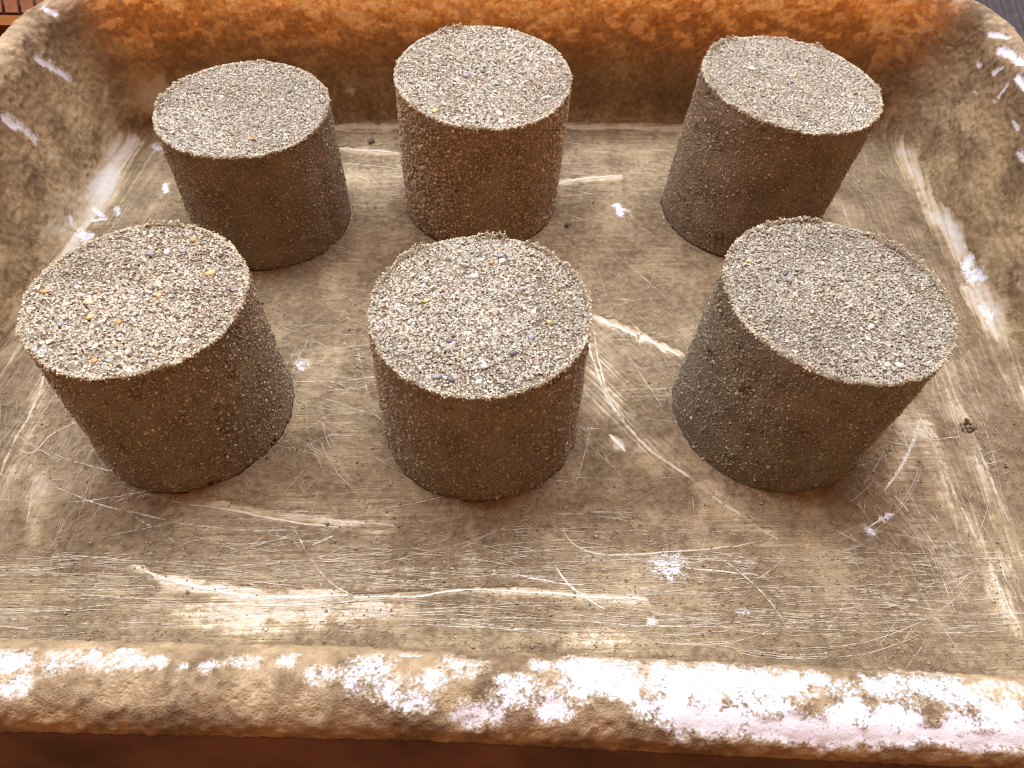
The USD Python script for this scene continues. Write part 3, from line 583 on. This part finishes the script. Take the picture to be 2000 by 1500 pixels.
    # the larger stones one can pick out
    for kk, (u, w_, size, col) in enumerate(pebbles):
        vs_, f_ = SH['ico1']
        vv = vs_[(kk * 5 + seed) % len(vs_)] * np.array([1, .72, .5]) * size / 2
        al = rng.uniform(0, np.pi); ca, sa = math.cos(al), math.sin(al)
        vv = vv @ np.array([[ca, sa, 0], [-sa, ca, 0], [0, 0, 1]])
        o = ctop + u * rt * e1 + w_ * rt * e2 + nt * (.0002 + (float(fb((ctop + u * rt * e1 + w_ * rt * e2)[None] + off, 40, 2, seed + 4)[0]) - .5) * .0016)
        vv = o + vv[:, :1] * e1 + vv[:, 1:2] * e2 + vv[:, 2:] * nt
        me = usdkit.mesh(stage, path + '/pebble' + (f'_{kk:03d}' if kk else ''), (vv, f_), PEBBLE, smooth=True)
        primvar(me, 'tint', np.tile(col, (len(vv), 1)))
WHITE, BLUE, YEL, ORG, DARK, GREY = (.72, .70, .64), (.27, .28, .315), (.52, .40, .17), (.46, .25, .09), (.11, .10, .12), (.42, .42, .38)
SIDE_TINT = {'brown': (.34, .265, .18), 'rough': (.44, .335, .22), 'grey': (.31, .265, .19)}
for kk, (lo, hi) in {'brown': ((.17, .125, .08), (.33, .25, .165)), 'rough': ((.19, .135, .085), (.40, .30, .20)), 'grey': ((.15, .12, .08), (.29, .24, .17))}.items():
    SIDE[kk] = body_material('mortar_' + kk, lo, hi)
B0 = (.505, .49, .42)
cylinder('mortar_cylinder', 'low brown mortar cylinder at the back left, its sandy top even and pale', -.159, .3752, .0808, .0276, -.006, .0481, .0496, .00105, B0, .16, 'brown', .0010, .50, 1,
         [(-.78, -.1, .0030, BLUE), (.12, .35, .0028, YEL), (.48, .38, .0032, DARK), (.25, -.62, .0026, ORG), (-.3, .2, .0026, WHITE)])
cylinder('mortar_cylinder_001', 'tall mortar cylinder at the back centre with the coarsest, most pitted side', -.0234, .3993, .0922, .0376, -.0521, .0504, .0504, .00125, (.515, .50, .43), .13, 'rough', .0013, .50, 2,
         [(.78, .35, .0042, WHITE), (.0, .05, .0040, DARK), (-.2, -.05, .0044, BLUE), (.72, -.38, .0046, GREY), (.2, -.72, .0050, (.6, .48, .38)), (.22, -.85, .0044, WHITE), (-.75, .4, .0034, BLUE), (-.5, -.72, .0042, YEL), (-.06, .8, .003, BLUE)], 1.25)
cylinder('mortar_cylinder_002', 'mortar cylinder at the back right against the wall with smooth dark brown side', .1499, .394, .091, .0856, .0141, .0516, .0509, .00100, (.51, .495, .425), .07, 'brown', .0010, .55, 3,
         [(-.42, .2, .0044, WHITE), (.0, .0, .0036, BLUE), (.05, .12, .0030, YEL), (.3, .5, .0028, DARK), (.72, -.1, .0030, (.33, .27, .16))])
cylinder('mortar_cylinder_003', 'widest looking mortar cylinder at the front left, coarse top sprinkled with yellow and orange stones', -.1667, .2204, .0853, .0156, .0165, .0472, .05, .00120, (.515, .485, .40), .22, 'brown', .0010, .48, 4,
         [(-.05, .55, .0048, (.25, .25, .25)), (.1, .58, .0036, WHITE), (.25, .6, .0034, BLUE), (.6, .3, .0048, YEL), (.3, .78, .0034, ORG), (-.85, .0, .0040, ORG), (-.4, -.12, .0048, (.62, .5, .3)), (-.32, -.3, .0036, YEL), (-.55, -.4, .0030, BLUE), (-.1, -.8, .0036, ORG), (-.15, -.65, .0030, WHITE), (-.65, -.72, .0040, (.36, .38, .44)), (.2, .0, .0036, YEL), (.82, .1, .0028, DARK), (-.05, -.35, .0032, ORG), (.15, -.7, .0036, GREY)])
cylinder('mortar_cylinder_004', 'mortar cylinder at the front centre, its top ringed by a torn upstanding lip', -.0157, .2196, .0812, .0137, .0117, .0489, .0507, .00115, (.505, .49, .415), .15, 'brown', .0010, .62, 5,
         [(.16, .72, .0036, BLUE), (.18, .65, .0034, WHITE), (.08, .62, .0026, ORG), (-.08, .42, .0050, (.46, .48, .44)), (.08, .25, .0030, GREY), (-.52, .35, .0030, BLUE), (-.82, -.2, .0026, BLUE), (-.1, -.3, .0040, (.72, .62, .42)), (-.26, -.38, .0034, DARK), (.46, -.3, .0040, BLUE), (.3, -.5, .0040, DARK), (.06, -.66, .0034, (.5, .5, .52)), (-.34, -.78, .0048, (.22, .22, .25)), (-.22, -.8, .0036, DARK), (.02, -.82, .0032, WHITE), (.48, .0, .0034, WHITE), (-.5, .1, .0030, YEL), (.62, -.12, .0030, YEL)])
cylinder('mortar_cylinder_005', 'greyest mortar cylinder at the front right with finest grained tilted top', .1378, .2285, .0857, .0747, .017, .0511, .0508, .00098, (.45, .43, .36), .05, 'grey', .00095, .60, 6,
         [(-.4, .15, .0036, BLUE), (-.72, .35, .0030, YEL), (.3, -.78, .0036, WHITE), (.2, -.78, .0028, WHITE), (.2, -.35, .0028, WHITE), (-.42, .22, .003, DARK), (.15, .2, .003, (.16, .14, .11))])

# ------------------------------------------------------------------ crumbs
centres = np.array([(-.159, .3752), (-.0234, .3993), (.1499, .394), (-.1667, .2204), (-.0157, .2196), (.1378, .2285)])
pos = []
n = 21000
p = np.column_stack([rng.uniform(-HW, HW, n * 3), rng.uniform(.085, YB, n * 3)])
dens = sstep(.45, .75, fb(np.column_stack([p, 0 * p[:, 0]]), 28, 3, 23)) * .62 + .035
dens += .5 * sstep(.115, .095, p[:, 1])
for c in centres: dens += .45 * sstep(.062, .050, np.hypot(*(p - c).T))
for px, py, s_ in ((680, 390, .02), (1300, 440, .012), (1885, 840, .012), (1040, 1240, .03), (820, 1070, .02), (1650, 1270, .05), (1900, 1130, .012), (690, 940, .014), (300, 1050, .03), (1250, 1180, .03), (1450, 1190, .03), (100, 830, .02), (1600, 1240, .03)):
    dens += .8 * np.exp(-((p - on_floor(px, py)[:2]) ** 2).sum(1) / (2 * s_ ** 2))
keep = (rng.random(len(p)) < dens) & inside(p, -.008) & (np.min(np.linalg.norm(p[:, None] - centres[None], axis=2), 1) > .0508)
p = p[keep][:17000]
for c in centres:
    an_, ra_ = rng.uniform(0, 2 * np.pi, 420), .0512 + abs(rng.normal(size=420)) * .0028
    p = np.vstack([p, c + np.column_stack([ra_ * np.cos(an_), ra_ * np.sin(an_)])])
sz = .00050 * rng.lognormal(0, .42, len(p)); sz = np.minimum(sz, .0018)
v, f, c = grains(np.column_stack([p, floor_z(p) + sz * .2]), sz, tints(len(p), (.33, .25, .155), .04) * rng.choice([.8, 1.0, 1.2], size=(len(p), 1)))
me = usdkit.mesh(stage, '/World/mortar_crumbs', (v, f), GRAIN); primvar(me, 'tint', c)
data(me.GetPrim(), kind='stuff', label='loose brown sand and mortar crumbs strewn over the tub floor', category='crumbs')
for k_, (px, py, size, lab) in enumerate([(1888, 836, .0058, 'dark mortar lump on the tub floor right of the front right cylinder'), (1108, 440, .0035, 'small dark crumb beside the foot of the back centre cylinder'), (725, 278, .004, 'tiny dark crumb on the floor between the back left and back centre cylinders')]):
    o = on_floor(px, py); o[2] = floor_z(o[None, :2])[0] + size * .18
    q_ = o + np.column_stack([rng.normal(size=(14, 2)) * size * .28, abs(rng.normal(size=14)) * size * .15])
    v, f, c = grains(q_, size * rng.uniform(.25, .6, 14), tints(14, (.20, .155, .10), 0), 'ico1')
    me = usdkit.mesh(stage, '/World/mortar_lump' + (f'_{k_:03d}' if k_ else ''), (v, f), GRAIN); primvar(me, 'tint', c)
    data(me.GetPrim(), label=lab, category='mortar lump')

# ------------------------------------------------------------------ behind the tub
WOOD, LEDGE, RUB = simple('brown_slat', (.10, .032, .012), (.15, .052, .02), 90), simple('ochre_wood', (.14, .045, .008), (.18, .065, .012), 50), simple('grey_rubber', (.035, .032, .036), (.055, .05, .055), 80, .6)
gz = -.006
def on_ground(px, py, z=gz): return on_plane(px, py, (0, 0, z), (0, 0, 1))
c0 = on_ground(40, 66)
rail = thing('slatted_board', 'orange brown slatted board lying on the ground behind the back left corner', 'board', loc=(c0[0], c0[1], gz))
usdkit.mesh(stage, '/World/slatted_board/ledge', slab(-.35, .15, -.005, .012, 0, .010), LEDGE)
usdkit.mesh(stage, '/World/slatted_board/base_board', slab(-.35, .15, .0125, .040, 0, .006), simple('dark_wood', (.018, .007, .005), (.03, .012, .008), 60))
for i in range(34):
    b = slab(-.0056, .0056, .014, .038, .0062, .0115)
    b.vertices[:, 0] += -.5 * (b.vertices[:, 1] - .026)
    b.apply_translation((-.34 + i * .0142, 0, 0))
    usdkit.mesh(stage, '/World/slatted_board/slat' + (f'_{i:03d}' if i else ''), b, WOOD)
c1 = on_ground(1965, 30)
xs = np.arange(-.10, .45, .0016)
hz = .004 + .004 * (.5 + .5 * np.sin(xs * 2 * np.pi / .013))
ys = np.array([-.16, .5])
top = np.stack([np.column_stack([xs, np.full(len(xs), y_), hz]) for y_ in ys]); bot = top.copy(); bot[..., 2] = 0
nX = len(xs); V_ = np.vstack([top.reshape(-1, 3), bot.reshape(-1, 3)])
i = np.arange(nX - 1); F_ = [np.stack([i, i + 1, nX + i + 1, nX + i], 1), np.stack([2 * nX + i + 1, 2 * nX + i, 3 * nX + i, 3 * nX + i + 1], 1), np.stack([2 * nX + i, 2 * nX + i + 1, i + 1, i], 1), np.stack([nX + i, nX + i + 1, 3 * nX + i + 1, 3 * nX + i], 1), np.array([[0, nX, 3 * nX, 2 * nX], [2 * nX - 1, nX - 1, 3 * nX - 1, 4 * nX - 1]])]
an = math.radians(-14); V_[:, :2] = V_[:, :2] @ np.array([[math.cos(an), math.sin(an)], [-math.sin(an), math.cos(an)]])
V_ += [c1[0], c1[1], gz + .0005]
me = usdkit.mesh(stage, '/World/corrugated_sheet', (V_, np.vstack(F_)), RUB, smooth=60)
data(me.GetPrim(), label='dark grey ribbed sheet lying on the ground beyond the back right corner', category='ribbed sheet')
